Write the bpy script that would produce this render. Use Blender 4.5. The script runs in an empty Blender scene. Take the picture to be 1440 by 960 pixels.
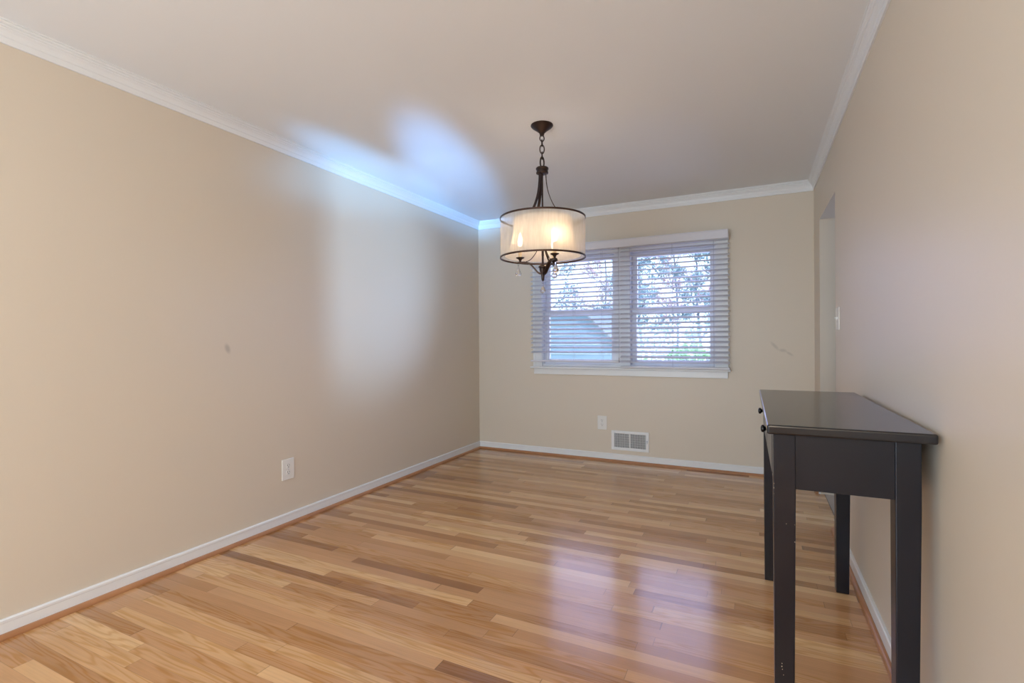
import bpy, bmesh, math, random
from mathutils import Vector, Matrix
R = math.radians
PI = math.pi
sc = bpy.context.scene
C = sc.collection
random.seed(7)

# ------------------------------------------------------------------ dimensions (metres)
XL, XR, YB, YR, H = -2.683, 0.442, 4.71, -2.6, 2.44      # room
TW = 0.115                                                # interior wall thickness
AX = 3.3                                                  # adjoining room's far wall
DY0, DY1, DZ = 3.55, 4.345, 2.045                         # doorway in the right wall

# ------------------------------------------------------------------ materials
def s2l(c):
    return tuple(((v/255)/12.92 if v/255 <= .04045 else ((v/255+.055)/1.055)**2.4) for v in c) + (1,)

def mat(name, rgb, rough=.5, metal=0, spec=.5, coat=0, bump=0, bscale=60, vary=.0):
    m = bpy.data.materials.new(name); m.use_nodes = True
    nt = m.node_tree; b = nt.nodes['Principled BSDF']
    col = s2l(rgb)
    b.inputs['Base Color'].default_value = col
    b.inputs['Roughness'].default_value = rough
    b.inputs['Metallic'].default_value = metal
    b.inputs['Specular IOR Level'].default_value = spec
    b.inputs['Coat Weight'].default_value = coat
    tc = nt.nodes.new('ShaderNodeTexCoord')
    n = nt.nodes.new('ShaderNodeTexNoise'); n.inputs['Scale'].default_value = bscale
    n.inputs['Detail'].default_value = 4
    nt.links.new(tc.outputs['Object'], n.inputs['Vector'])
    if vary:
        mx = nt.nodes.new('ShaderNodeMix'); mx.data_type = 'RGBA'
        mx.inputs['A'].default_value = tuple(v*(1-vary) for v in col[:3])+(1,)
        mx.inputs['B'].default_value = tuple(min(1, v*(1+vary)) for v in col[:3])+(1,)
        nt.links.new(n.outputs['Fac'], mx.inputs['Factor'])
        nt.links.new(mx.outputs['Result'], b.inputs['Base Color'])
    if bump:
        bp = nt.nodes.new('ShaderNodeBump'); bp.inputs['Strength'].default_value = bump
        bp.inputs['Distance'].default_value = .002
        nt.links.new(n.outputs['Fac'], bp.inputs['Height'])
        nt.links.new(bp.outputs['Normal'], b.inputs['Normal'])
    return m

def stain(m, spots, dark=.78):
    """soft scuff marks on a wall, each (centre, size vector, turn about y or x)"""
    nt = m.node_tree; b = nt.nodes['Principled BSDF']
    src = b.inputs['Base Color'].links[0].from_socket
    tc = nt.nodes.new('ShaderNodeTexCoord')
    for c, sz, rot in spots:
        mp = nt.nodes.new('ShaderNodeMapping'); mp.vector_type = 'TEXTURE'
        mp.inputs['Location'].default_value = c
        mp.inputs['Rotation'].default_value = rot
        mp.inputs['Scale'].default_value = sz
        nt.links.new(tc.outputs['Object'], mp.inputs['Vector'])
        ln = nt.nodes.new('ShaderNodeVectorMath'); ln.operation = 'LENGTH'
        nt.links.new(mp.outputs['Vector'], ln.inputs[0])
        mr = nt.nodes.new('ShaderNodeMapRange'); mr.interpolation_type = 'SMOOTHSTEP'
        mr.inputs['From Min'].default_value = .2; mr.inputs['From Max'].default_value = 1.0
        mr.inputs['To Min'].default_value = dark; mr.inputs['To Max'].default_value = 1.0
        nt.links.new(ln.outputs['Value'], mr.inputs['Value'])
        mu = nt.nodes.new('ShaderNodeVectorMath'); mu.operation = 'SCALE'
        nt.links.new(src, mu.inputs[0]); nt.links.new(mr.outputs['Result'], mu.inputs['Scale'])
        src = mu.outputs['Vector']
    nt.links.new(src, b.inputs['Base Color'])

WALL = (222, 209, 191)
M = {}
M['wall'] = mat('beige eggshell wall paint', WALL, .42, spec=.45, bump=.05, bscale=180, vary=.01)
M['wall_l'] = mat('beige wall paint with scuff', WALL, .36, spec=.5, bump=.05, bscale=180, vary=.01)
stain(M['wall_l'], [((XL, 1.838, 1.127), (.2, .022, .04), (.35, 0, 0))], .74)
M['wall_b'] = mat('beige wall paint with smear', WALL, .42, spec=.45, bump=.05, bscale=180, vary=.01)
stain(M['wall_b'], [((.155, YB, 1.10), (.062, .2, .018), (0, R(48), 0)),
                    ((.215, YB, 1.062), (.040, .2, .020), (0, R(8), 0)),
                    ((.265, YB, 1.035), (.045, .2, .014), (0, R(32), 0))], .84)
M['ceiling'] = mat('off-white ceiling paint', (243, 243, 243), .55, spec=.3, bump=.04, bscale=150, vary=.008)
M['trim'] = mat('white trim paint', (238, 238, 238), .3, spec=.5, vary=.008, bscale=12)
M['vinyl'] = mat('white vinyl window', (236, 238, 242), .32, vary=.006, bscale=10)
M['blind'] = mat('white faux wood blind', (222, 220, 226), .4, vary=.01, bscale=20)
M['cord'] = mat('pale blind cord', (190, 188, 196), .8, vary=.05, bscale=200)
M['plate'] = mat('white plastic plate', (238, 234, 228), .25, vary=.006, bscale=30)
M['dark'] = mat('dark slot', (46, 44, 50), .6, vary=.1, bscale=30)
M['duct'] = mat('shadowed duct metal', (52, 50, 60), .6, metal=.2, vary=.1, bscale=20)
M['bronze'] = mat('oil rubbed bronze', (64, 50, 44), .38, metal=.75, spec=.5, vary=.15, bscale=40)
M['rim'] = mat('bronze shade rim', (70, 48, 38), .4, metal=.6, vary=.1, bscale=40)
M['sleeve'] = mat('cream candle sleeve', (236, 214, 178), .5, vary=.03, bscale=30)
M['black'] = mat('worn satin black table paint', (13, 15, 26), .28, spec=.42, coat=.1, vary=.18, bscale=9)
M['blacktop'] = mat('satin black table top', (24, 22, 26), .2, spec=.5, coat=.15, vary=.1, bscale=6)
M['wear'] = mat('bare chipped wood', (214, 196, 170), .6, vary=.1, bscale=80)
M['knob'] = mat('black metal knob', (14, 13, 15), .3, metal=.5, vary=.1, bscale=30)
M['tile'] = mat('pale vinyl tile', (176, 160, 140), .5, vary=.06, bscale=6)

def wood_floor():
    m = bpy.data.materials.new('oak strip floor'); m.use_nodes = True
    nt = m.node_tree; N = nt.nodes; L = nt.links; b = N['Principled BSDF']
    def math_(op, a, bb=None, c=None):
        n = N.new('ShaderNodeMath'); n.operation = op
        for i, v in enumerate((a, bb, c)):
            if v is None: continue
            if isinstance(v, (int, float)): n.inputs[i].default_value = v
            else: L.new(v, n.inputs[i])
        return n.outputs[0]
    def comb(x, y, z):
        n = N.new('ShaderNodeCombineXYZ')
        for i, v in enumerate((x, y, z)):
            if isinstance(v, (int, float)): n.inputs[i].default_value = v
            else: L.new(v, n.inputs[i])
        return n.outputs[0]
    def white(vec):
        n = N.new('ShaderNodeTexWhiteNoise'); n.noise_dimensions = '3D'; L.new(vec, n.inputs['Vector']); return n.outputs['Value']
    def noise(vec, s, d=3, r=.5, dist=0):
        n = N.new('ShaderNodeTexNoise'); L.new(vec, n.inputs['Vector']); n.inputs['Scale'].default_value = s
        n.inputs['Detail'].default_value = d; n.inputs['Roughness'].default_value = r; n.inputs['Distortion'].default_value = dist
        return n.outputs['Fac']
    tc = N.new('ShaderNodeTexCoord'); sep = N.new('ShaderNodeSeparateXYZ'); L.new(tc.outputs['Object'], sep.inputs[0])
    x, y = sep.outputs['X'], sep.outputs['Y']
    W = .0585
    v = math_('DIVIDE', y, W); row = math_('FLOOR', v); fv = math_('FRACT', v)
    r1 = white(comb(row, 3.3, 0)); r2 = white(comb(row, 9.1, 5))
    length = math_('MULTIPLY_ADD', r2, .7, .65)
    u = math_('ADD', math_('DIVIDE', x, length), math_('MULTIPLY', r1, 37))
    # let neighbouring boards in one row differ in length
    u = math_('ADD', u, math_('MULTIPLY', math_('SINE', math_('MULTIPLY', u, 1.9)), .3))
    bid = math_('FLOOR', u); fu = math_('FRACT', u)
    rnd = white(comb(row, bid, 1.7)); rnd2 = white(comb(bid, row, 8.2)); rnd3 = white(comb(row, bid, 4.4))
    # board tone
    cr = N.new('ShaderNodeValToRGB'); L.new(rnd, cr.inputs[0])
    e = cr.color_ramp.elements
    stops = [(0, (144, 99, 62)), (.10, (168, 120, 77)), (.30, (185, 136, 91)), (.6, (195, 147, 102)), (.85, (208, 163, 116)), (1, (222, 181, 134))]
    e[0].position, e[0].color = 0, s2l(stops[0][1]); e[1].position, e[1].color = 1, s2l(stops[-1][1])
    for p_, c_ in stops[1:-1]:
        k = e.new(p_); k.color = s2l(c_)
    # grain
    gx = math_('ADD', math_('MULTIPLY', x, 1.0), math_('MULTIPLY', rnd, 50))
    gy = math_('ADD', y, math_('MULTIPLY', rnd2, 9))
    fine = noise(comb(math_('MULTIPLY', gx, 3.5), math_('MULTIPLY', gy, 130), 0), 1.0, 4, .6)
    warp = noise(comb(math_('MULTIPLY', gx, 1.3), math_('MULTIPLY', gy, 15), rnd3), 1.0, 2, .5, .3)
    rings = math_('SINE', math_('MULTIPLY_ADD', warp, 62, math_('MULTIPLY', gy, 55)))
    rings = math_('POWER', math_('MULTIPLY_ADD', rings, .5, .5), 2.5)
    cath = math_('MULTIPLY', rings, math_('GREATER_THAN', rnd3, .35))
    blotch = noise(comb(math_('MULTIPLY', gx, 2.2), math_('MULTIPLY', gy, 14), 3), 1.0, 3, .55)
    f1 = math_('MULTIPLY_ADD', math_('SUBTRACT', fine, .5), .44, 1.09)
    f2 = math_('SUBTRACT', f1, math_('MULTIPLY', cath, .17))
    f3 = math_('ADD', f2, math_('MULTIPLY', math_('SUBTRACT', blotch, .5), .36))
    # seams
    ev = math_('MINIMUM', fv, math_('SUBTRACT', 1.0, fv))
    sv = math_('LESS_THAN', ev, .018)
    eu = math_('MULTIPLY', math_('MINIMUM', fu, math_('SUBTRACT', 1.0, fu)), length)
    su = math_('LESS_THAN', eu, .0013)
    seam = math_('MAXIMUM', math_('MULTIPLY', sv, .5), su)
    f4 = math_('MULTIPLY', f3, math_('SUBTRACT', 1.0, math_('MULTIPLY', seam, .42)))
    sclv = N.new('ShaderNodeVectorMath'); sclv.operation = 'SCALE'
    L.new(cr.outputs['Color'], sclv.inputs[0]); L.new(f4, sclv.inputs['Scale'])
    # redder where grain is dark
    hs = N.new('ShaderNodeHueSaturation'); L.new(sclv.outputs['Vector'], hs.inputs['Color'])
    L.new(math_('MULTIPLY_ADD', cath, .12, 1.0), hs.inputs['Saturation'])
    L.new(hs.outputs['Color'], b.inputs['Base Color'])
    b.inputs['Specular IOR Level'].default_value = .5
    L.new(math_('MULTIPLY_ADD', fine, .08, .175), b.inputs['Roughness'])
    b.inputs['Coat Weight'].default_value = .25; b.inputs['Coat Roughness'].default_value = .12
    bp = N.new('ShaderNodeBump'); bp.inputs['Strength'].default_value = .12; bp.inputs['Distance'].default_value = .001
    L.new(math_('SUBTRACT', math_('MULTIPLY', fine, .35), seam), bp.inputs['Height'])
    L.new(bp.outputs['Normal'], b.inputs['Normal'])
    return m
M['floor'] = wood_floor()

def oak_trim():
    m = mat('oak shoe molding', (196, 134, 84), .35, vary=.0)
    nt = m.node_tree; b = nt.nodes['Principled BSDF']
    tc = nt.nodes.new('ShaderNodeTexCoord')
    n = nt.nodes.new('ShaderNodeTexNoise'); n.inputs['Scale'].default_value = 5; n.inputs['Detail'].default_value = 5
    nt.links.new(tc.outputs['Object'], n.inputs['Vector'])
    cr = nt.nodes.new('ShaderNodeValToRGB'); cr.color_ramp.elements[0].color = s2l((152, 98, 60)); cr.color_ramp.elements[1].color = s2l((198, 142, 98))
    nt.links.new(n.outputs['Fac'], cr.inputs[0]); nt.links.new(cr.outputs[0], b.inputs['Base Color'])
    return m
M['shoe'] = oak_trim()

def sheer(name, rgb, transp, transl):
    m = bpy.data.materials.new(name); m.use_nodes = True
    nt = m.node_tree; N = nt.nodes; L = nt.links
    for n in list(N): N.remove(n)
    out = N.new('ShaderNodeOutputMaterial')
    d = N.new('ShaderNodeBsdfDiffuse'); d.inputs['Color'].default_value = s2l(rgb)
    t = N.new('ShaderNodeBsdfTranslucent'); t.inputs['Color'].default_value = s2l(rgb)
    tr = N.new('ShaderNodeBsdfTransparent')
    tc = N.new('ShaderNodeTexCoord'); w = N.new('ShaderNodeTexNoise'); w.inputs['Scale'].default_value = 90
    mp = N.new('ShaderNodeMapping'); mp.inputs['Scale'].default_value = (1, 1, .15)
    L.new(tc.outputs['Object'], mp.inputs['Vector']); L.new(mp.outputs['Vector'], w.inputs['Vector'])
    mr = N.new('ShaderNodeMapRange'); mr.inputs['To Min'].default_value = transp-.06; mr.inputs['To Max'].default_value = transp+.06
    L.new(w.outputs['Fac'], mr.inputs['Value'])
    a = N.new('ShaderNodeMixShader'); a.inputs[0].default_value = transl
    L.new(d.outputs[0], a.inputs[1]); L.new(t.outputs[0], a.inputs[2])
    b = N.new('ShaderNodeMixShader'); L.new(mr.outputs['Result'], b.inputs[0])
    L.new(a.outputs[0], b.inputs[1]); L.new(tr.outputs[0], b.inputs[2]); L.new(b.outputs[0], out.inputs[0])
    return m
M['organza'] = sheer('sheer organza shade', (250, 242, 230), .62, .5)
M['silk'] = sheer('inner silk shade', (252, 242, 228), .16, .55)

def glass(name, rgb=(255, 255, 255), ior=1.5, rough=0.0):
    m = bpy.data.materials.new(name); m.use_nodes = True
    b = m.node_tree.nodes['Principled BSDF']
    b.inputs['Base Color'].default_value = s2l(rgb); b.inputs['Transmission Weight'].default_value = 1
    b.inputs['Roughness'].default_value = rough; b.inputs['IOR'].default_value = ior
    return m
M['crystal'] = glass('clear cut crystal', (250, 250, 255), 1.55)

def pane_mat():
    m = bpy.data.materials.new('window glass'); m.use_nodes = True
    nt = m.node_tree; N = nt.nodes; L = nt.links
    for n in list(N): N.remove(n)
    out = N.new('ShaderNodeOutputMaterial'); tr = N.new('ShaderNodeBsdfTransparent'); gl = N.new('ShaderNodeBsdfGlossy')
    tr.inputs['Color'].default_value = (.94, .97, 1, 1); gl.inputs['Roughness'].default_value = .02
    fr = N.new('ShaderNodeFresnel'); fr.inputs['IOR'].default_value = 1.45
    mx = N.new('ShaderNodeMixShader'); L.new(fr.outputs[0], mx.inputs[0]); L.new(tr.outputs[0], mx.inputs[1]); L.new(gl.outputs[0], mx.inputs[2])
    L.new(mx.outputs[0], out.inputs[0])
    return m
M['pane'] = pane_mat()

def emit(name, rgb, s):
    m = bpy.data.materials.new(name); m.use_nodes = True
    b = m.node_tree.nodes['Principled BSDF']
    b.inputs['Emission Color'].default_value = s2l(rgb); b.inputs['Emission Strength'].default_value = s
    b.inputs['Base Color'].default_value = s2l(rgb)
    return m
M['bulb'] = emit('glowing candle bulb', (255, 222, 178), 26)

M['grass'] = mat('lawn', (120, 150, 96), .9, vary=.3, bscale=3)
M['siding'] = mat('siding in shade blue', (150, 172, 196), .7, vary=.04, bscale=4)  # blue of a shaded wall put into the colour
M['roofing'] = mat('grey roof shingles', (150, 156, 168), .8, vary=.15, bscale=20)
M['fence'] = mat('white picket paint', (226, 228, 232), .6, vary=.05, bscale=8)
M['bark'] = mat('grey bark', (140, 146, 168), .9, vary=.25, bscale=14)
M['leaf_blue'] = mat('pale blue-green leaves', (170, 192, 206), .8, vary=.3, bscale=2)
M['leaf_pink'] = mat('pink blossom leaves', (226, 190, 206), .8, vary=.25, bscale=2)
M['leaf_green'] = mat('bright green leaves', (130, 186, 96), .8, vary=.3, bscale=4)

# ------------------------------------------------------------------ mesh helpers
def bx(bm, x0, x1, y0, y1, z0, z1):
    vs = [bm.verts.new((x, y, z)) for z in (z0, z1) for y in (y0, y1) for x in (x0, x1)]
    for f in ((0, 2, 3, 1), (4, 5, 7, 6), (0, 1, 5, 4), (2, 6, 7, 3), (0, 4, 6, 2), (1, 3, 7, 5)):
        bm.faces.new([vs[i] for i in f])
    return vs

def lathe(bm, prof, c=(0, 0, 0), seg=32, cap=True):
    rings = []
    for r, z in prof:
        if r < 1e-5:
            rings.append([bm.verts.new((c[0], c[1], c[2]+z))])
        else:
            rings.append([bm.verts.new((c[0]+r*math.cos(2*PI*i/seg), c[1]+r*math.sin(2*PI*i/seg), c[2]+z)) for i in range(seg)])
    for a, b in zip(rings, rings[1:]):
        for i in range(seg):
            j = (i+1) % seg
            if len(a) == 1 and len(b) == 1: continue
            if len(a) == 1: bm.faces.new((a[0], b[j], b[i]))
            elif len(b) == 1: bm.faces.new((a[i], a[j], b[0]))
            else: bm.faces.new((a[i], a[j], b[j], b[i]))
    if cap:
        if len(rings[0]) > 1: bm.faces.new(rings[0][::-1])
        if len(rings[-1]) > 1: bm.faces.new(rings[-1])

def sweep(bm, pts, w, t, up=Vector((0, 0, 1)), round_=False, seg=10, closed=False):
    """sweep a rectangle (w across, t thick) or a circle (radius w) along pts"""
    pts = [Vector(p) for p in pts]; n = len(pts); rings = []
    for i, p in enumerate(pts):
        if closed: d = pts[(i+1) % n]-pts[i-1]
        else: d = pts[min(i+1, n-1)]-pts[max(i-1, 0)]
        d.normalize()
        s = d.cross(up)
        if s.length < 1e-4: s = d.cross(Vector((1, 0, 0)))
        s.normalize(); q = s.cross(d).normalized()
        ww = w(i/(n-1)) if callable(w) else w
        if round_: rings.append([bm.verts.new(p+s*ww*math.cos(2*PI*k/seg)+q*ww*math.sin(2*PI*k/seg)) for k in range(seg)])
        else: rings.append([bm.verts.new(p+s*a*ww/2+q*b*t/2) for a, b in ((-1, -1), (1, -1), (1, 1), (-1, 1))])
    prs = list(zip(rings, rings[1:]))
    if closed: prs.append((rings[-1], rings[0]))
    for a, b in prs:
        for i in range(len(a)):
            j = (i+1) % len(a); bm.faces.new((a[i], a[j], b[j], b[i]))
    if not closed:
        bm.faces.new(rings[0][::-1]); bm.faces.new(rings[-1])

def extrude_profile(bm, prof, place, a, b):
    """prof: list of (out, z); place(out, along, z) -> xyz; from a to b along. a, b may be functions of out (mitres)"""
    A = [bm.verts.new(place(o, a(o) if callable(a) else a, z)) for o, z in prof]
    B = [bm.verts.new(place(o, b(o) if callable(b) else b, z)) for o, z in prof]
    n = len(prof)
    for i in range(n):
        j = (i+1) % n; bm.faces.new((A[i], A[j], B[j], B[i]))
    bm.faces.new(A[::-1]); bm.faces.new(B)

def obj(name, bm, m, parent=None, smooth=False, bevel=0, origin=None):
    bmesh.ops.recalc_face_normals(bm, faces=bm.faces[:])
    me = bpy.data.meshes.new(name)
    if origin: bmesh.ops.translate(bm, vec=-Vector(origin), verts=bm.verts[:])
    bm.to_mesh(me); bm.free()
    me.materials.append(m)
    if smooth:
        for p in me.polygons: p.use_smooth = True
    o = bpy.data.objects.new(name, me); C.objects.link(o)
    if origin: o.location = origin
    if parent: o.parent = parent
    if bevel:
        bv = o.modifiers.new('bevel', 'BEVEL'); bv.width = bevel; bv.segments = 2; bv.limit_method = 'ANGLE'
    if smooth and hasattr(me, 'set_sharp_from_angle'):
        me.set_sharp_from_angle(angle=R(40))
    return o

def struct(name, bm, m, label=None, **k):
    o = obj(name, bm, m, **k); o['kind'] = 'structure'
    if label: o['label'] = label
    return o
def empty(name, loc=(0, 0, 0), rz=0):
    o = bpy.data.objects.new(name, None); C.objects.link(o); o.location = loc; o.rotation_euler = (0, 0, rz)
    o.empty_display_size = .1
    return o
def tag(o, label, cat, group=None):
    o['label'] = label; o['category'] = cat
    if group: o['group'] = group
    return o
def NB(): return bmesh.new()

# ------------------------------------------------------------------ room shell
WT = .17                                # exterior wall thickness
OX0, OX1, OZ0, OZ1 = -1.945, -.295, .895, 2.01        # window opening
KX0, KX1, KZ0, KZ1 = 1.25, 2.45, 1.05, 2.05           # adjoining room's window

bm = NB(); bx(bm, XL, .467, YR, YB, -.06, 0)
struct('floor', bm, M['floor'], 'oak strip floor with boards running across the room')
bm = NB(); bx(bm, .469, AX, 1.6, YB, -.06, 0)
o = struct('floor', bm, M['tile'], 'pale smooth floor of the adjoining room beyond the doorway')
bm = NB(); bx(bm, .469, AX, YR, 1.6, -.06, 0); struct('floor', bm, M['floor'], 'floor of the hall behind the right wall')
bm = NB(); bx(bm, XL-WT, AX+TW, YR-TW, YB+WT, H, H+.1)
struct('ceiling', bm, M['ceiling'], 'plain off-white painted ceiling')
bm = NB(); bx(bm, XL-WT, XL, YR, YB, -.06, H); struct('wall_left', bm, M['wall_l'], 'long beige wall on the left')
bm = NB(); bx(bm, XL-WT, AX+TW, YR-TW, YR, -.06, H); struct('wall_rear', bm, M['wall'])
bm = NB()
bx(bm, XR, XR+TW, YR, DY0, 0, H); bx(bm, XR, XR+TW, DY1, YB, 0, H); bx(bm, XR, XR+TW, DY0, DY1, DZ, H)
struct('wall_right', bm, M['wall'], 'beige wall on the right with a plain cased-out doorway')
bm = NB()
y0, y1 = YB, YB+WT
bx(bm, XL-WT, OX0, y0, y1, -.06, H); bx(bm, OX0, OX1, y0, y1, -.06, OZ0); bx(bm, OX0, OX1, y0, y1, OZ1, H)
bx(bm, OX1, KX0, y0, y1, -.06, H); bx(bm, KX0, KX1, y0, y1, -.06, KZ0); bx(bm, KX0, KX1, y0, y1, KZ1, H)
bx(bm, KX1, AX+TW, y0, y1, -.06, H)
struct('wall_back', bm, M['wall_b'], 'beige end wall holding the window')
bm = NB(); bx(bm, AX, AX+TW, YR, YB, -.06, H); struct('wall_adjoining', bm, M['wall'])

# baseboards with a bead on top, oak shoe as a child
BH = .074
def base_prof(): return [(0, .0), (.012, .0), (.012, BH-.016), (.0135, BH-.013), (.0135, BH-.004), (.009, BH), (0, BH)]
def shoe_prof(o0=.0125, w=.018, h=.019):
    return [(o0, .0), (o0+w, .0), (o0+w, h*.35), (o0+w*.8, h*.72), (o0+w*.45, h*.95), (o0, h)]
def baseboard(name, place, a, b, label, splits=None, flush=None):
    bm = NB(); extrude_profile(bm, base_prof(), place, a, b); o = struct(name, bm, M['trim'], label)
    for i, (s0, s1, k) in enumerate(splits or [(a, b, 1)]):
        bm = NB(); extrude_profile(bm, shoe_prof(w=.018*k, h=.019*(.9+.1*k)), place, s0, s1)
        c = obj('shoe_molding', bm, M['shoe'], o); c['label'] = 'orange oak shoe molding'
    return o
PLft = lambda o, s, z: (XL+o, s, z)
PRgt = lambda o, s, z: (XR-o, s, z)
PBck = lambda o, s, z: (s, YB-o, z)
PRear = lambda o, s, z: (s, YR+o, z)
mit = lambda e, sg: (lambda o: e+sg*o)
baseboard('baseboard_left', PLft, YR+.04, mit(YB, -1), 'white baseboard with orange oak shoe along the left wall',
          [(YR+.04, 1.575, 1.25), (1.578, mit(YB, -1), 1)])
baseboard('baseboard_back', PBck, mit(XL, 1), mit(XR, -1), 'white baseboard under the window wall')
baseboard('baseboard_right', PRgt, YR+.04, DY0-.002, 'white baseboard along the right wall behind the table')
baseboard('baseboard_right', PRgt, DY1+.002, mit(YB, -1), 'short white baseboard between doorway and window wall')
baseboard('baseboard_rear', PRear, XL+.035, XR-.035, 'white baseboard of the rear wall')
# threshold strip in the doorway
bm = NB(); bx(bm, .4665, .4695, DY0, DY1, -.004, .0006); struct('trim_5', bm, M['dark'], 'thin dark seam where the oak floor meets the pale floor')

# crown molding, stepped profile
def crown_prof():
    pts = [(0, -.083), (.008, -.083), (.009, -.081), (.009, -.059), (.0125, -.056), (.015, -.047), (.020, -.038), (.027, -.031),
           (.0275, -.027), (.032, -.0255), (.0345, -.022), (.0345, -.0185), (.0325, -.0165), (.038, -.014), (.041, -.0105),
           (.041, -.007), (.0395, -.0055), (.045, -.004), (.045, 0), (0, 0)]
    return [(o, H+z) for o, z in pts]
def crown(name, place, a, b, label):
    bm = NB(); extrude_profile(bm, crown_prof(), place, a, b); return struct(name, bm, M['trim'], label)
crown('trim_1', PLft, mit(YR, 1), mit(YB, -1), 'white crown molding along the left wall')
crown('trim_2', PBck, mit(XL, 1), mit(XR, -1), 'white crown molding above the window')
crown('trim_3', PRgt, mit(YR, 1), mit(YB, -1), 'white crown molding along the right wall')
crown('trim_4', PRear, mit(XL, 1), mit(XR, -1), 'white crown molding of the rear wall')

# ------------------------------------------------------------------ window: casing, frame, two double-hung units
def frame_rect(bm, x0, x1, z0, z1, y0, y1, wl, wr, wb, wt):
    bx(bm, x0, x0+wl, y0, y1, z0, z1); bx(bm, x1-wr, x1, y0, y1, z0, z1)
    bx(bm, x0+wl, x1-wr, y0, y1, z0, z0+wb); bx(bm, x0+wl, x1-wr, y0, y1, z1-wt, z1)
win = empty('window_1', ((OX0+OX1)/2, YB, OZ0)); win['kind'] = 'structure'
win['label'] = 'white twin double-hung window in the end wall'
wo = Vector(win.location)
def wpart(name, bm, m, parent=None, **k):
    p = parent or win
    o = obj(name, bm, m, p, **k)
    if p is win: o.location = o.location-wo
    return o
bm = NB()                                   # casing on the room side
CX0, CX1 = -2.03, -.203
bx(bm, CX0, OX0+.006, YB-.019, YB-.0005, OZ0, 2.09); bx(bm, OX1-.006, CX1, YB-.019, YB-.0005, OZ0, 2.09)
bx(bm, OX0+.006, OX1-.006, YB-.019, YB-.0005, OZ1-.004, 2.09)
bx(bm, CX0-.004, CX0+.02, YB-.025, YB-.0005, OZ0, 2.094); bx(bm, CX1-.02, CX1+.004, YB-.025, YB-.0005, OZ0, 2.094)
wpart('casing', bm, M['trim'], bevel=.002)
bm = NB()                                   # stool with rounded nose and apron
bx(bm, CX0-.024, CX1+.024, YB-.062, YB-.0005, OZ0-.017, OZ0)
bx(bm, OX0+.002, OX1-.002, YB, YB+.075, OZ0-.0005, OZ0+.012)
wpart('stool', bm, M['trim'], bevel=.005)
bm = NB(); bx(bm, CX0, CX1, YB-.018, YB-.0005, OZ0-.078, OZ0-.0175)
wpart('apron', bm, M['trim'], bevel=.003)
bm = NB()                                   # jamb liner with centre mullion
frame_rect(bm, OX0+.001, OX1-.001, OZ0+.012, OZ1-.001, YB, YB+WT+.02, .012, .012, .012, .02)
MX = -1.119
bx(bm, MX-.075, MX+.075, YB-.012, YB+WT+.02, OZ0+.024, OZ1-.021)
wpart('jamb_frame', bm, M['vinyl'])
for (sx0, sx1) in ((OX0+.013, MX-.075), (MX+.075, OX1-.013)):
    # upper sash (outer track), lower sash (inner track)
    bm = NB(); frame_rect(bm, sx0, sx1, 1.425, OZ1-.022, YB+.095, YB+.13, .045, .045, .042, .045)
    s = wpart('upper_sash', bm, M['vinyl'], bevel=.002)
    bm = NB(); bx(bm, sx0+.044, sx1-.044, YB+.110, YB+.115, 1.466, OZ1-.066)
    obj('pane', bm, M['pane'], s)
    bm = NB(); frame_rect(bm, sx0, sx1, OZ0+.024, 1.443, YB+.055, YB+.092, .045, .045, .048, .042)
    s = wpart('lower_sash', bm, M['vinyl'], bevel=.002)
    bm = NB(); bx(bm, sx0+.044, sx1-.044, YB+.071, YB+.076, OZ0+.071, 1.402)
    obj('pane', bm, M['pane'], s)
    w_ = sx1-sx0
    for f in (.30, .72):
        bm = NB(); cx = sx0+w_*f
        lathe(bm, [(.016, 0), (.016, .012), (.010, .018), (0, .019)], (cx, YB+.073, 1.443), 16)
        bx(bm, cx-.030, cx+.012, YB+.066, YB+.080, 1.443, 1.452)
        obj('sash_lock', bm, M['vinyl'], s)

# adjoining room's window (simple, not in view)
w2 = empty('window_2', ((KX0+KX1)/2, YB, KZ0)); w2['kind'] = 'structure'
bm = NB(); frame_rect(bm, KX0, KX1, KZ0, KZ1, YB, YB+.12, .05, .05, .05, .05); bx(bm, (KX0+KX1)/2-.03, (KX0+KX1)/2+.03, YB+.02, YB+.1, KZ0+.05, KZ1-.05)
o = obj('window_frame', bm, M['vinyl'], w2); o.location = -Vector(w2.location)
bm = NB(); bx(bm, KX0+.049, KX1-.049, YB+.05, YB+.055, KZ0+.049, KZ1-.049)
o = obj('pane', bm, M['pane'], w2); o.location = -Vector(w2.location)

# ------------------------------------------------------------------ blinds
VY = YB-.115
v = empty('blind_valance', (MX, YB-.06, 2.01))
tag(v, 'long white blind valance across the top of the window', 'valance')
vo = Vector(v.location)
bm = NB(); bx(bm, CX0-.012, CX1+.010, VY, VY+.014, 2.016, 2.092)
bx(bm, CX0-.012, CX1+.010, VY-.004, VY, 2.082, 2.092); bx(bm, CX0-.012, CX1+.010, VY-.004, VY, 2.016, 2.024)
o = obj('front_board', bm, M['blind'], v, bevel=.002); o.location -= vo
for x0 in (CX0-.012, CX1-.002):
    bm = NB(); bx(bm, x0, x0+.012, VY+.0142, VY+.0245, 2.016, 2.092)
    o = obj('side_return', bm, M['blind'], v, bevel=.001); o.location -= vo

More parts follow.
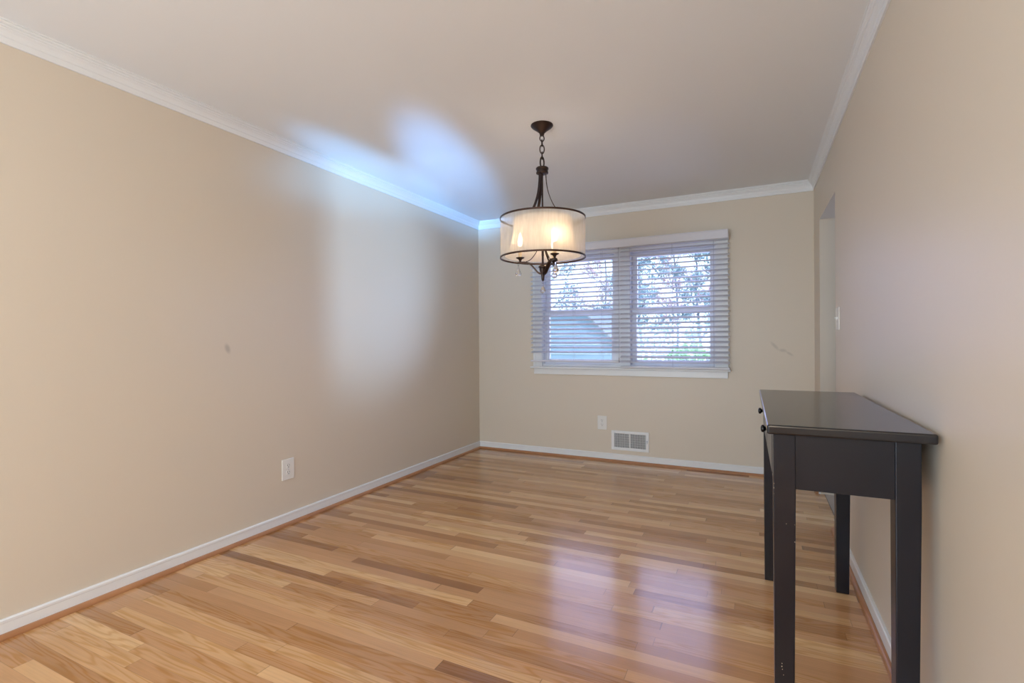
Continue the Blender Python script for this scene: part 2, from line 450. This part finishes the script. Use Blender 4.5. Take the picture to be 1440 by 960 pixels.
SY = YB-.062
def make_blind(x0, x1, nslat, rail_z, label, ladders, zstep=.0445, stack=0):
    b = empty('window_blind', ((x0+x1)/2, SY, rail_z)); bo = Vector(b.location)
    tag(b, label, 'blind', 'slatted blinds in the twin window')
    def part(n, bm, m, **k):
        o = obj(n, bm, m, b, **k); o.location -= bo; return o
    bm = NB(); bx(bm, x0+.004, x1-.004, SY-.027, SY+.027, 2.012, 2.062); part('head_rail', bm, M['blind'], bevel=.002)
    bm = NB(); th = R(21); W = .050
    rnd = random.Random(int(abs(x0)*100))
    for i in range(nslat):
        zc = 1.980-zstep*i+rnd.uniform(-.0012, .0012)
        a = th+rnd.uniform(-.03, .03); tl = rnd.uniform(-.0012, .0012)
        e0 = rnd.uniform(-.003, .003)
        prof = []
        for k in range(5):                              # gently crowned slat, room edge low
            s = (k/4-.5)*W; crn = .0022*(1-(2*s/W)**2)
            prof.append((s*math.cos(a)-crn*math.sin(a), s*math.sin(a)+crn*math.cos(a)))
        bot = [(p-(-math.sin(a))*.003, q-math.cos(a)*.003) for p, q in reversed(prof)]
        P = prof+bot
        A = [bm.verts.new((x0+e0, SY+p, zc+q+tl)) for p, q in P]; B = [bm.verts.new((x1+e0, SY+p, zc+q-tl)) for p, q in P]
        n = len(P)
        for k in range(n): bm.faces.new((A[k], A[(k+1) % n], B[(k+1) % n], B[k]))
        bm.faces.new(A[::-1]); bm.faces.new(B)
    part('slats', bm, M['blind'])
    bm = NB(); bx(bm, x0, x1, SY-.026, SY+.026, rail_z, rail_z+.018); part('bottom_rail', bm, M['blind'], bevel=.004)
    for lx in ladders:
        bm = NB()
        for yy in (SY-.0275, SY+.0275):
            sweep(bm, [(lx, yy, rail_z+.018), (lx, yy, 1.4), (lx, yy, 2.013)], .0011, 0, round_=True, seg=6)
        part('ladder_cord', bm, M['cord'])
        bm = NB(); lathe(bm, [(.004, -.002), (.005, 0), (.004, .002)], (lx, SY-.0275, rail_z+.009), 10)
        part('cord_plug', bm, M['blind'])
    return b, part
bl, lp = make_blind(-2.036, -1.137, 22, .944, 'left white slatted blind, bottom rail raised a little above the sill', (-1.862, -1.58, -1.30))
br, rp = make_blind(-1.124, -.186, 24, .8965, 'right white slatted blind, lowered fully onto the sill', (-1.03, -.655, -.312))
bm = NB(); sweep(bm, [(-1.133, SY-.036, 2.02), (-1.131, SY-.037, 1.5), (-1.1305, SY-.037, .99)], .0016, 0, round_=True, seg=6)
lathe(bm, [(.003, .03), (.006, .02), (.007, 0), (0, -.004)], (-1.1305, SY-.037, .965), 10)
lp('lift_cord', bm, M['cord'])

# ------------------------------------------------------------------ outlets, switch, vent
def duplex(name, loc, rz, label):
    t = empty(name, loc, rz); tag(t, label, 'outlet')
    # local: x across, y out of the wall = -y, z up
    bm = NB(); w, h = .046, .066
    bx(bm, -w, w, -.006, -.0002, -h, h); obj('cover_plate', bm, M['plate'], t, bevel=.003)
    for s in (-1, 1):
        bm = NB()
        pr = []
        for k in range(28):
            a = 2*PI*k/28; pr.append((max(-.0165, min(.0165, .0185*math.cos(a))), s*.0215+max(-.0145, min(.0145, .0175*math.sin(a)))))
        A = [bm.verts.new((x, -.0055, z)) for x, z in pr]; B = [bm.verts.new((x, -.0085, z)) for x, z in pr]
        for k in range(28): bm.faces.new((A[k], A[(k+1) % 28], B[(k+1) % 28], B[k]))
        bm.faces.new(B)
        rc = obj('receptacle', bm, M['plate'], t)
        bm = NB()
        bx(bm, -.0085, -.0060, -.0092, -.0084, s*.0215+.0005, s*.0215+.0095); bx(bm, .0058, .0078, -.0092, -.0084, s*.0215+.001, s*.0215+.0085)
        bmesh.ops.create_cone(bm, cap_ends=True, segments=12, radius1=.003, radius2=.003, depth=.0008,
                              matrix=Matrix.Translation((0, -.0088, s*.0215-.0075)) @ Matrix.Rotation(PI/2, 4, 'X'))
        obj('slots', bm, M['dark'], rc)
    bm = NB(); bmesh.ops.create_cone(bm, cap_ends=True, segments=12, radius1=.0032, radius2=.0028, depth=.0016,
                                     matrix=Matrix.Translation((0, -.0066, 0)) @ Matrix.Rotation(PI/2, 4, 'X'))
    obj('screw', bm, M['cord'], t)
    return t
duplex('wall_outlet', (XL, 2.235, .351), R(90), 'white duplex outlet on the long left wall')['group'] = 'duplex wall outlets'
duplex('wall_outlet', (-1.322, YB, .361), 0, 'white duplex outlet below the window, left of the wall vent')['group'] = 'duplex wall outlets'

t = empty('light_switch', (XR, 3.435, 1.276), R(-90)); tag(t, 'white double switch plate beside the doorway', 'switch')
bm = NB(); bx(bm, -.058, .058, -.0065, -.0002, -.066, .066); obj('cover_plate', bm, M['plate'], t, bevel=.003)
for s in (-1, 1):
    bm = NB(); bx(bm, s*.023-.0055, s*.023+.0055, -.0075, -.006, -.012, .012); fr = obj('toggle_frame', bm, M['plate'], t)
    bm = NB(); vs = bx(bm, s*.023-.0035, s*.023+.0035, -.017, -.0072, -.001, .007)
    for q in vs[4:]: q.co.z += .003 if q.co.y < -.01 else 0
    obj('toggle', bm, M['plate'], fr, bevel=.001)

v = empty('wall_vent', (-1.0555, YB, .204)); tag(v, 'white metal wall vent with two louvered panels low under the window', 'vent')
w, h = .1765, .092
bm = NB(); frame_rect(bm, -w, w, -h, h, -.010, -.0003, .030, .030, .026, .026)
bx(bm, -.006, .006, -.011, -.0003, -h+.026, h-.026)
obj('vent_frame', bm, M['trim'], v, bevel=.003)
for (a, b_) in ((-w+.0305, -.0065), (.0065, w-.0305)):
    bm = NB(); n = 12
    for i in range(n):
        x = a+(b_-a)*(i+.5)/n
        vs = bx(bm, x-.0010, x+.0010, -.0095, -.0020, -h+.0262, h-.0262)
        for q in vs:
            q.co.x += (q.co.y+.006)*.55
    for i in range(1, 6):
        z = -h+.0262+(2*h-.0524)*i/6; bx(bm, a, b_, -.0042, -.0024, z-.001, z+.001)
    obj('louvers', bm, M['trim'], v)
bm = NB(); bx(bm, -w+.01, w-.01, -.0014, -.0003, -h+.01, h-.01); obj('duct_back', bm, M['duct'], v)
bm = NB(); bx(bm, w-.019, w-.014, -.013, -.0095, -.012, .016); bx(bm, w-.021, w-.012, -.019, -.013, .006, .014)
obj('damper_lever', bm, M['cord'], v)

# ------------------------------------------------------------------ console table
TL, TD, TH = 1.122, .398, .911       # along y, across x, height
tb = empty('console_table', (.2265, 2.205, 0), R(.55))
tag(tb, 'tall narrow black wooden console table against the right wall', 'table')
hx, hy = TD/2, TL/2
bm = NB(); bx(bm, -hx, hx, -hy, hy, TH-.028, TH)
o = obj('table_top', bm, M['blacktop'], tb, bevel=.006); o.modifiers['bevel'].segments = 3
LX0, LX1 = -hx+.017, hx-.030         # outer faces of the legs
LYN = hy-.022
def leg(sx, sy):
    bm = NB(); T = .058; B = .050
    x_out = LX0 if sx < 0 else LX1
    y_out = sy*LYN
    zt = TH-.0282
    zk = .70
    rows = []
    for z, s in ((0, B), (zk, T), (zt, T)):
        o_ = .003*(1-z/zk) if z < zk else 0
        xo = x_out-sx*o_*(.5 if sx < 0 else 2.6); yo = y_out-sy*o_
        xi = xo-sx*s; yi = yo-sy*s
        rows.append([bm.verts.new(c) for c in ((xo, yo, z), (xi, yo, z), (xi, yi, z), (xo, yi, z))])
    for a, b_ in zip(rows, rows[1:]):
        for i in range(4): bm.faces.new((a[i], a[(i+1) % 4], b_[(i+1) % 4], b_[i]))
    bm.faces.new(rows[0]); bm.faces.new(rows[-1])
    o = obj('leg', bm, M['black'], tb, bevel=.003)
    return o
legs = {(sx, sy): leg(sx, sy) for sx in (-1, 1) for sy in (-1, 1)}
# chips of bare wood on the leg nearest the camera
rnd = random.Random(3)
xo, yo = LX0, -LYN
def chip(x, y, z, sx, sy, sz):
    bm = NB(); bmesh.ops.create_icosphere(bm, subdivisions=1, radius=1, matrix=Matrix.Translation((x, y, z)) @ Matrix.Diagonal((sx, sy, sz, 1)))
    for v_ in bm.verts: v_.co.z += rnd.uniform(-.25, .25)*sz
    obj('paint_chip', bm, M['wear'], legs[(-1, -1)])['label'] = 'bare wood chip in the black paint'
for z, q in ((.735, .0035), (.722, .0045), (.704, .002)): chip(xo+.0022, yo+.0022, z, .0022, .0022, q)
for z, x, q in ((.205, .020, .0018), (.196, .0195, .0022), (.188, .021, .0016), (.172, .024, .0013)): chip(xo+x, yo+.0022, z, q*.7, .0012, q)
chip(xo+.033, yo+.0003, .62, .0009, .0012, .0012)
for z, q in ((.66, .004), (.62, .0025), (.57, .003)): chip(xo+.0545, yo+.0015, z, .0014, .0014, q)
AZ0, AZ1 = .722, TH-.0282
bm = NB(); bx(bm, LX0+.0562, LX1-.0562, -LYN+.006, -LYN+.024, AZ0, AZ1); obj('side_apron', bm, M['black'], tb, bevel=.0015)
bm = NB(); bx(bm, LX0+.0562, LX1-.0562, LYN-.024, LYN-.006, AZ0, AZ1); obj('side_apron', bm, M['black'], tb, bevel=.0015)
bm = NB(); bx(bm, LX1-.022, LX1-.004, -LYN+.0562, LYN-.0562, AZ0, AZ1); obj('back_apron', bm, M['black'], tb, bevel=.0015)
# front frame with two drawer openings, facing the room (-x)
fy0, fy1 = -LYN+.0562, LYN-.0562
bm = NB()
frame = [(fy0, fy1, AZ0, AZ0+.020), (fy0, fy1, AZ1-.016, AZ1), (fy0, fy0+.018, AZ0+.020, AZ1-.016), (fy1-.018, fy1, AZ0+.020, AZ1-.016), (-.011, .011, AZ0+.020, AZ1-.016)]
for a, b_, c, d in frame: bx(bm, LX0+.003, LX0+.021, a, b_, c, d)
obj('front_apron', bm, M['black'], tb)
for (a, b_) in ((fy0+.0205, -.0135), (.0135, fy1-.0205)):
    bm = NB(); bx(bm, LX0-.001, LX0+.018, a, b_, AZ0+.0225, AZ1-.0185)
    bx(bm, LX0+.0182, LX0+.26, a+.01, b_-.01, AZ0+.0225, AZ0+.09)
    dr = obj('drawer', bm, M['black'], tb, bevel=.002)
    ky = (a+b_)/2; kz = AZ1-.036
    for yy in (ky,):
        bm = NB(); lathe(bm, [(.0115, 0), (.0100, .003), (.006, .005), (.0055, .010), (.010, .014), (.0135, .018), (.0125, .023), (.007, .026), (0, .0265)], seg=20)
        bmesh.ops.rotate(bm, verts=bm.verts[:], cent=(0, 0, 0), matrix=Matrix.Rotation(-PI/2, 3, 'Y'))
        bmesh.ops.translate(bm, verts=bm.verts[:], vec=(LX0-.001, yy, kz))
        k = obj('knob', bm, M['knob'], dr, smooth=True); k['label'] = 'round black metal knob'

# ------------------------------------------------------------------ chandelier
CHX, CHY = -1.129, 2.754
ch = empty('chandelier', (CHX, CHY, H))
tag(ch, 'bronze drum-shade chandelier with three candle lights and crystal drops hanging from the ceiling', 'chandelier')
view = math.atan2(CHY, CHX)                      # direction camera -> lamp
def az(deg):                                     # 0 = towards the camera, + to the right seen from the camera
    a = view+PI+R(deg); return Vector((math.cos(a), math.sin(a), 0))
def cz(z): return z-H
def cpart(n, bm, m, parent=None, **k): return obj(n, bm, m, parent or ch, **k)
bm = NB(); lathe(bm, [(.066, -.0005), (.0665, -.005), (.060, -.013), (.042, -.026), (.026, -.038), (.016, -.048), (.013, -.054), (.014, -.058), (.011, -.063), (.0, -.066)], seg=40)
cpart('canopy', bm, M['bronze'], smooth=True)
# chain: alternating oval links
bm = NB()
def link(zc, hl, hw, ang, r=.0034):
    pts = []
    for k in range(20):
        a = 2*PI*k/20; pts.append((hw*math.cos(a)*math.cos(ang), hw*math.cos(a)*math.sin(ang), cz(zc)+hl*math.sin(a)))
    sweep(bm, pts, r, 0, up=Vector((-math.sin(ang), math.cos(ang), .01)), round_=True, seg=8, closed=True)
pa = view+PI/2
link(2.362, .018, .013, pa+.2); link(2.334, .020, .012, pa+1.45); link(2.297, .026, .013, pa+.1); link(2.259, .022, .012, pa+1.5)
cpart('chain', bm, M['bronze'], smooth=True)
bm = NB(); link(2.217, .034, .0125, pa+.5, .0045)
lathe(bm, [(.0, cz(2.190)), (.010, cz(2.190)), (.010, cz(2.187)), (0, cz(2.187))], seg=16)
cpart('loop', bm, M['bronze'], smooth=True)
bm = NB(); lathe(bm, [(.010, cz(2.189)), (.034, cz(2.188)), (.0375, cz(2.184)), (.0375, cz(2.177)), (.034, cz(2.174)), (.034, cz(2.160)), (.0365, cz(2.158)), (.036, cz(2.153)), (.030, cz(2.150)), (.0, cz(2.149))], seg=40)
cpart('collar', bm, M['bronze'], smooth=True)
# three flat straps curving out from the collar down to the inner shade
for d in (-38, 82, 202):
    dv = az(d); bm = NB(); pts = []
    for k in range(25):
        t_ = k/24; z = 2.152-t_*.300
        r = .022+.006*t_+.125*t_**2.4
        pts.append(dv*r+Vector((0, 0, cz(z))))
    side = dv.cross(Vector((0, 0, 1)))
    sweep(bm, pts, .017, .0045, up=dv+Vector((0, 0, .3)))
    cpart('strap', bm, M['bronze'])
# central stem, hub and finial
bm = NB(); lathe(bm, [(.0065, cz(1.606)), (.0065, cz(1.66)), (.0075, cz(1.665)), (.0075, cz(1.71)), (.005, cz(1.715)), (.005, cz(2.149))], seg=20)
cpart('stem', bm, M['bronze'], smooth=True)
bm = NB(); lathe(bm, [(.0, cz(1.611)), (.013, cz(1.610)), (.021, cz(1.605)), (.0260, cz(1.600)), (.0260, cz(1.594)), (.020, cz(1.591)), (.021, cz(1.588)), (.020, cz(1.578)), (.014, cz(1.560)),
                       (.012, cz(1.552)), (.0105, cz(1.540)), (.009, cz(1.524)), (.006, cz(1.516)), (.0, cz(1.512))], seg=32)
cpart('hub', bm, M['bronze'], smooth=True)
def drop(parent, x, y, ztop, s, name='crystal_drop'):
    bm = NB()
    prof = [(.0, 0), (.004, -.002), (.005, -.010), (.0085, -.022), (.014, -.036), (.019, -.047), (.0175, -.055), (.010, -.061), (0, -.064)]
    lathe(bm, [(r*s, z*s) for r, z in prof], (x, y, ztop-.012), seg=8)
    o = obj(name, bm, M['crystal'], parent); o['label'] = 'clear faceted crystal drop'
    bm = NB()
    ring = [(x+.0045*math.cos(a), y, ztop-.006+.0075*math.sin(a)) for a in [2*PI*k/12 for k in range(12)]]
    sweep(bm, ring, .0009, 0, up=Vector((0, 1, .01)), round_=True, seg=6, closed=True)
    obj('drop_ring', bm, M['bronze'], o, smooth=True)
    return o
BULBS = []
AR = .135
for d in (-92, 30, 150):
    dv = az(d)
    bm = NB(); P = []
    ctrl = [(.012, 1.556), (.030, 1.566), (.052, 1.592), (.076, 1.616), (.100, 1.626), (.125, 1.627), (.150, 1.624)]
    for k in range(31):                      # smooth the control polygon
        t_ = k/30*(len(ctrl)-1); i = min(int(t_), len(ctrl)-2); f = t_-i
        p0 = ctrl[max(i-1, 0)]; p1 = ctrl[i]; p2 = ctrl[i+1]; p3 = ctrl[min(i+2, len(ctrl)-1)]
        q = [.5*((2*p1[j])+(-p0[j]+p2[j])*f+(2*p0[j]-5*p1[j]+4*p2[j]-p3[j])*f*f+(-p0[j]+3*p1[j]-3*p2[j]+p3[j])*f**3) for j in (0, 1)]
        P.append(dv*q[0]+Vector((0, 0, cz(q[1]))))
    sweep(bm, P, .018, .0085, up=Vector((0, 0, 1)))
    arm = cpart('arm', bm, M['bronze'])
    bm = NB(); P = []                        # slender inner scroll from stem to arm
    for k in range(21):
        t_ = k/20; r = .008+.092*t_; z = 1.735-.104*(1-(1-t_)**1.0)**.55 if False else 1.740-.108*math.sin(t_*PI/2)
        P.append(dv*r+Vector((0, 0, cz(z))))
    sweep(bm, P, .0085, .0035, up=Vector((0, 0, 1)))
    obj('scroll', bm, M['bronze'], arm)
    c = dv*AR
    bm = NB(); lathe(bm, [(.0, cz(1.628)), (.006, cz(1.629)), (.008, cz(1.640)), (.012, cz(1.646)), (.024, cz(1.652)), (.026, cz(1.656)), (.024, cz(1.657)), (.010, cz(1.653)), (.0, cz(1.653))], (c.x, c.y, 0), 28)
    obj('candle_cup', bm, M['bronze'], arm, smooth=True)
    bm = NB(); lathe(bm, [(.0, cz(1.6535)), (.0105, cz(1.6535)), (.0105, cz(1.722)), (.007, cz(1.724)), (0, cz(1.724))], (c.x, c.y, 0), 20)
    obj('candle_sleeve', bm, M['sleeve'], arm, smooth=True)
    bm = NB(); lathe(bm, [(.0, cz(1.7245)), (.007, cz(1.725)), (.012, cz(1.735)), (.0155, cz(1.750)), (.0145, cz(1.765)), (.009, cz(1.783)), (.004, cz(1.797)), (0, cz(1.803))], (c.x, c.y, 0), 20)
    b_ = obj('candle_bulb', bm, M['bulb'], arm, smooth=True)
    BULBS.append(Vector((CHX+c.x, CHY+c.y, 1.757)))
    e = dv*.146
    drop(arm, e.x, e.y, cz(1.6205), 1.0)
drop(ch, 0, 0, cz(1.511), .92)
# drum shade: sheer outer, bell-shaped inner
RS, ZT, ZB = .2515, 1.884, 1.653
def ring(z, r, h=.010, t_=.004):
    bm = NB(); lathe(bm, [(r, cz(z)-h/2), (r+t_, cz(z)-h/2), (r+t_, cz(z)+h/2), (r, cz(z)+h/2), (r, cz(z)-h/2)], seg=96, cap=False)
    return bm
bm = NB(); lathe(bm, [(RS, cz(ZB)), (RS, cz(ZT))], seg=96, cap=False)
sh = cpart('drum_shade', bm, M['organza'], smooth=True); sh['label'] = 'sheer cream organza drum shade'
for z in (ZT, ZB): obj('shade_rim', ring(z, RS-.0012), M['rim'], sh)
bm = NB(); pr = []
for k in range(17):
    t_ = k/16; z = ZT-.004-t_*(ZT-ZB-.012); pr.append((.172+.052*t_**2.6, cz(z)))
lathe(bm, pr, seg=96, cap=False)
ins = cpart('inner_shade', bm, M['silk'], smooth=True); ins['label'] = 'pale silk inner shade flaring to the bottom'
obj('inner_shade_ring', ring(ZT-.004, .1715, .004, .002), M['sleeve'], ins)
for d in (-48, 72, 192):                     # seams of the inner shade
    bm = NB(); dv = az(d); sweep(bm, [dv*(r+.0008)+Vector((0, 0, z)) for r, z in pr], .0035, .0008, up=dv)
    obj('seam', bm, M['sleeve'], ins)
bm = NB()                                    # thin spider wires from stem to both shades
for d in (22, 142, 262):
    dv = az(d); sweep(bm, [dv*.005+Vector((0, 0, cz(1.862))), dv*.17+Vector((0, 0, cz(1.872))), dv*RS+Vector((0, 0, cz(1.882)))], .0014, 0, round_=True, seg=6)
cpart('shade_spider', bm, M['bronze'])

# ------------------------------------------------------------------ outdoors
GZ = -.55
bm = NB(); bx(bm, -26, 14, YB+WT+.02, 40, GZ-.1, GZ)
o = obj('lawn', bm, M['grass']); o['kind'] = 'structure'

s = empty('shadow_shape_shed', (-4.6, 9.4, GZ)); tag(s, 'pale blue shed shape in the left window, its slope standing for a diagonal wall shadow', 'shed')
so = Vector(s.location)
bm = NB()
poly = [(-6.6, GZ), (-2.30, GZ), (-2.30, 1.12), (-2.86, 1.66), (-6.6, 1.66)]  # sloped corner stands in for a diagonal cast shadow on a pale wall
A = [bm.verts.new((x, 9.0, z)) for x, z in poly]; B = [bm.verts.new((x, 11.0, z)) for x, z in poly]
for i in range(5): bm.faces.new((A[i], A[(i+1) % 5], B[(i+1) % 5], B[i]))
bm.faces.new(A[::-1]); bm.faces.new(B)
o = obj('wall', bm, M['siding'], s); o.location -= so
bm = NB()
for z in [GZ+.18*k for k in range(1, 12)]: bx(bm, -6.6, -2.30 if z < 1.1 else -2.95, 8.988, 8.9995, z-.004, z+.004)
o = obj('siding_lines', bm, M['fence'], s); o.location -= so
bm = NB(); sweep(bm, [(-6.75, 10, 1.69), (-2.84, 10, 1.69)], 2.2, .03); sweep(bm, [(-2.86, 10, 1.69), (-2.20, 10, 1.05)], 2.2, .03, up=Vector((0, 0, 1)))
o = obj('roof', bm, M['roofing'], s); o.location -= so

def picket_fence(x0, x1, y, label):
    f = empty('picket_fence', ((x0+x1)/2, y, GZ)); tag(f, label, 'fence'); fo = Vector(f.location)
    bm = NB(); x = x0
    while x < x1:
        A = [(x, GZ), (x+.075, GZ), (x+.075, GZ+1.5), (x+.0375, GZ+1.58), (x, GZ+1.5)]
        a = [bm.verts.new((px, y, z)) for px, z in A]; b_ = [bm.verts.new((px, y+.02, z)) for px, z in A]
        for i in range(5): bm.faces.new((a[i], a[(i+1) % 5], b_[(i+1) % 5], b_[i]))
        bm.faces.new(a[::-1]); bm.faces.new(b_); x += .13
    o = obj('pickets', bm, M['fence'], f); o.location -= fo
    bm = NB(); bx(bm, x0, x1, y+.021, y+.06, GZ+.3, GZ+.39); bx(bm, x0, x1, y+.021, y+.06, GZ+1.15, GZ+1.24)
    o = obj('rails', bm, M['fence'], f); o.location -= fo
picket_fence(-2.12, 3.6, 10.2, 'white picket fence seen through the right window')

def leaves(bm, c, rad, n, size, rnd):
    for _ in range(n):
        u = Vector((rnd.gauss(0, 1), rnd.gauss(0, 1), rnd.gauss(0, 1))).normalized()*rnd.random()**.4
        p = Vector(c)+Vector((u.x*rad[0], u.y*rad[1], u.z*rad[2]))
        a = Vector((rnd.uniform(-1, 1), rnd.uniform(-1, 1), rnd.uniform(-1, 1))).normalized()
        b_ = a.cross(Vector((rnd.uniform(-1, 1), rnd.uniform(-1, 1), rnd.uniform(-1, 1)))).normalized()
        s_ = size*rnd.uniform(.6, 1.3)
        bm.faces.new([bm.verts.new(p+a*s_), bm.verts.new(p+b_*s_*.5), bm.verts.new(p-a*s_), bm.verts.new(p-b_*s_*.5)])
def tree(x, y, h, leafm, label, seed, tr=.05, nb=16, wid=1.25, size=.05, low=.22, per=14):
    rnd = random.Random(seed)
    t = empty('garden_tree', (x, y, GZ)); tag(t, label, 'tree', 'garden trees')
    bm = NB(); lf = NB()
    def twig(p, d, l, r, depth):
        pts = [p]; q = p.copy(); dd = d.copy()
        for k in range(5):
            dd = (dd+Vector((rnd.uniform(-.3, .3), rnd.uniform(-.3, .3), rnd.uniform(-.15, .25)))).normalized()
            q = q+dd*l/5; pts.append(q.copy())
            if depth < 2 and k >= 1:
                for _ in range(2):
                    nd = (dd+Vector((rnd.uniform(-1, 1), rnd.uniform(-1, 1), rnd.uniform(-.5, .8)))).normalized()
                    twig(q.copy(), nd, l*rnd.uniform(.4, .6), r*.55, depth+1)
        sweep(bm, pts, lambda s_: r*(1-.7*s_), 0, round_=True, seg=4)
        if depth >= 1: leaves(lf, pts[3], (l*.6,)*3, max(2, per//(depth*3+1)), size, rnd)
    pts = [Vector((0, 0, 0))]
    for k in range(8): pts.append(pts[-1]+Vector((rnd.uniform(-.07, .07), rnd.uniform(-.07, .07), h/8)))
    sweep(bm, pts, lambda s_: tr*(1-.75*s_), 0, round_=True, seg=7)
    for k in range(nb):
        f = low+(1-low)*(k+.5)/nb; i = min(int(f*8), 7); p = pts[i].lerp(pts[i+1], f*8-i)
        a = k*2.4+rnd.uniform(-.4, .4)
        twig(p, Vector((math.cos(a), math.sin(a), .45)).normalized(), wid*(1-.45*f)*rnd.uniform(.6, .8), tr*.3, 0)
    obj('trunk', bm, M['bark'], t); obj('foliage', lf, leafm, t)
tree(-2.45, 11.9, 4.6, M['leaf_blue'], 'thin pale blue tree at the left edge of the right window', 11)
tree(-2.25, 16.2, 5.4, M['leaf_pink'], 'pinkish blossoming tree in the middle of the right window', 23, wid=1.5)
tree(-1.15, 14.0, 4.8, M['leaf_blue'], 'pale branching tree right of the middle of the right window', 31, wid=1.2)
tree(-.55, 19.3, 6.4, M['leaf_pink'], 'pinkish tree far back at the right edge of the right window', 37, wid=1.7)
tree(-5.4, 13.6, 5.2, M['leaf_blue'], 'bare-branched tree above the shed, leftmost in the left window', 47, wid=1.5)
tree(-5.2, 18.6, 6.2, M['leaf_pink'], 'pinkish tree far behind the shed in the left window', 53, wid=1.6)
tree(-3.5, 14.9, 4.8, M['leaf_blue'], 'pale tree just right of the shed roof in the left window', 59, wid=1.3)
def shrub(x, y, r, h, leafm, label, seed):
    rnd = random.Random(seed)
    t = empty('garden_shrub', (x, y, GZ)); tag(t, label, 'shrub', 'garden shrubs')
    bm = NB()
    for k in range(9):
        a = rnd.uniform(0, 6.28); sweep(bm, [(0, 0, 0), (r*.3*math.cos(a), r*.3*math.sin(a), h*.5), (r*.7*math.cos(a), r*.7*math.sin(a), h*.9)], .012, 0, round_=True, seg=5)
    obj('stems', bm, M['bark'], t)
    bm = NB(); leaves(bm, (0, 0, h*.58), (r, r, h*.5), 1500, .06, rnd); obj('foliage', bm, leafm, t)
shrub(-.98, 8.7, .50, 1.55, M['leaf_green'], 'round bright green shrub low in the right window', 5)
shrub(.12, 9.35, .50, 1.75, M['leaf_green'], 'taller green shrub at the right edge of the window', 6)
shrub(-1.78, 9.45, .34, 1.25, M['leaf_green'], 'small green shrub in front of the white pickets', 8)

# ------------------------------------------------------------------ light
w = bpy.data.worlds.new('sky'); sc.world = w; w.use_nodes = True
nt = w.node_tree; bg = nt.nodes['Background']
tc = nt.nodes.new('ShaderNodeTexCoord'); sp = nt.nodes.new('ShaderNodeSeparateXYZ'); nt.links.new(tc.outputs['Generated'], sp.inputs[0])
cr = nt.nodes.new('ShaderNodeValToRGB'); nt.links.new(sp.outputs['Z'], cr.inputs[0])
cr.color_ramp.elements[0].color = (.80, .91, 1.0, 1); cr.color_ramp.elements[1].color = (.34, .60, 1.0, 1)
nt.links.new(cr.outputs[0], bg.inputs['Color']); bg.inputs['Strength'].default_value = 2.0

def light(kind, name, loc, target, energy, color, size=None, sy=None, **k):
    d = bpy.data.lights.new(name, kind); d.energy = energy; d.color = color
    if kind == 'AREA':
        d.shape = 'RECTANGLE'; d.size = size; d.size_y = sy or size
    if kind == 'POINT': d.shadow_soft_size = size or .02
    for a, b_ in k.items(): setattr(d, a, b_)
    o = bpy.data.objects.new(name, d); C.objects.link(o); o.location = loc
    if target is not None:
        o.rotation_euler = (Vector(target)-Vector(loc)).to_track_quat('-Z', 'Y').to_euler()
    return o
s = light('SUN', 'sun', (0, 0, 10), None, 2.2, (1, .96, .9)); s.data.angle = R(.6)
s.rotation_euler = Vector((-.75, .45, -.62)).to_track_quat('-Z', 'Y').to_euler()
for p in BULBS: light('POINT', 'bulb_light', p, None, 7, (1, .84, .66), .016)
# daylight at the windows
light('AREA', 'window_daylight', (MX, YB+WT+.06, 1.46), (MX, 0, 1.0), 12, (.50, .44, 1.0), 1.6, 1.1)
light('AREA', 'adjoining_window_daylight', ((KX0+KX1)/2, YB-.03, 1.45), (-1.6, 3.1, 1.9), 20, (.40, .58, 1.0), 1.0, .8)
# added blue spot through the doorway, makes the glow column on the left wall
light('SPOT', 'added_doorway_spot', (2.7, 4.25, .45), (-2.68, 2.95, 1.75), 560, (.42, .66, 1.0), None, spot_size=R(25), spot_blend=1.0, shadow_soft_size=.12)
# two added blue spots behind the camera, laying streaks on the left ceiling
light('SPOT', 'added_streak_spot', (-.35, -1.1, 1.35), (-2.20, 3.50, 2.44), 2400, (.16, .46, 1.0), None, spot_size=R(10), spot_blend=1.0, shadow_soft_size=.06)
light('SPOT', 'added_streak_spot', (-1.75, -1.4, 1.2), (-2.60, 3.10, 2.44), 1500, (.16, .50, 1.0), None, spot_size=R(9), spot_blend=1.0, shadow_soft_size=.06)
# added unseen fill behind the camera, area and point, to brighten room and ceiling
light('AREA', 'rear_area_fill', (-1.55, YR+.06, 1.35), (-1.7, 4, 2.9), 100, (.66, .94, 1.22), 2.0, 1.7)
light('POINT', 'rear_point_fill', (-.05, -1.0, 1.75), None, 41, (1, .86, .66), .18)

# ------------------------------------------------------------------ camera
cam = bpy.data.cameras.new('camera'); co = bpy.data.objects.new('camera', cam); C.objects.link(co); sc.camera = co
F, yaw, pitch, roll, ch_ = 701.36, .4518, -.0031, -.0069, 1.1646
cam.sensor_fit = 'HORIZONTAL'; cam.sensor_width = 36; cam.lens = 36*F/1440; cam.clip_start = .01; cam.clip_end = 200
cy, sy_ = math.cos(yaw), math.sin(yaw)
r = Vector((cy, sy_, 0)); f = Vector((-sy_, cy, 0)); u = Vector((0, 0, 1))
f2 = f*math.cos(pitch)+u*math.sin(pitch); u2 = u*math.cos(pitch)-f*math.sin(pitch)
r3 = r*math.cos(roll)+u2*math.sin(roll); u3 = u2*math.cos(roll)-r*math.sin(roll)
mw = Matrix(((r3.x, u3.x, -f2.x, 0), (r3.y, u3.y, -f2.y, 0), (r3.z, u3.z, -f2.z, ch_), (0, 0, 0, 1)))
co.matrix_world = mw

vs_ = sc.view_settings
vs_.view_transform = 'Standard'; vs_.look = 'None'; vs_.exposure = .27; vs_.gamma = 1; vs_.use_curve_mapping = False
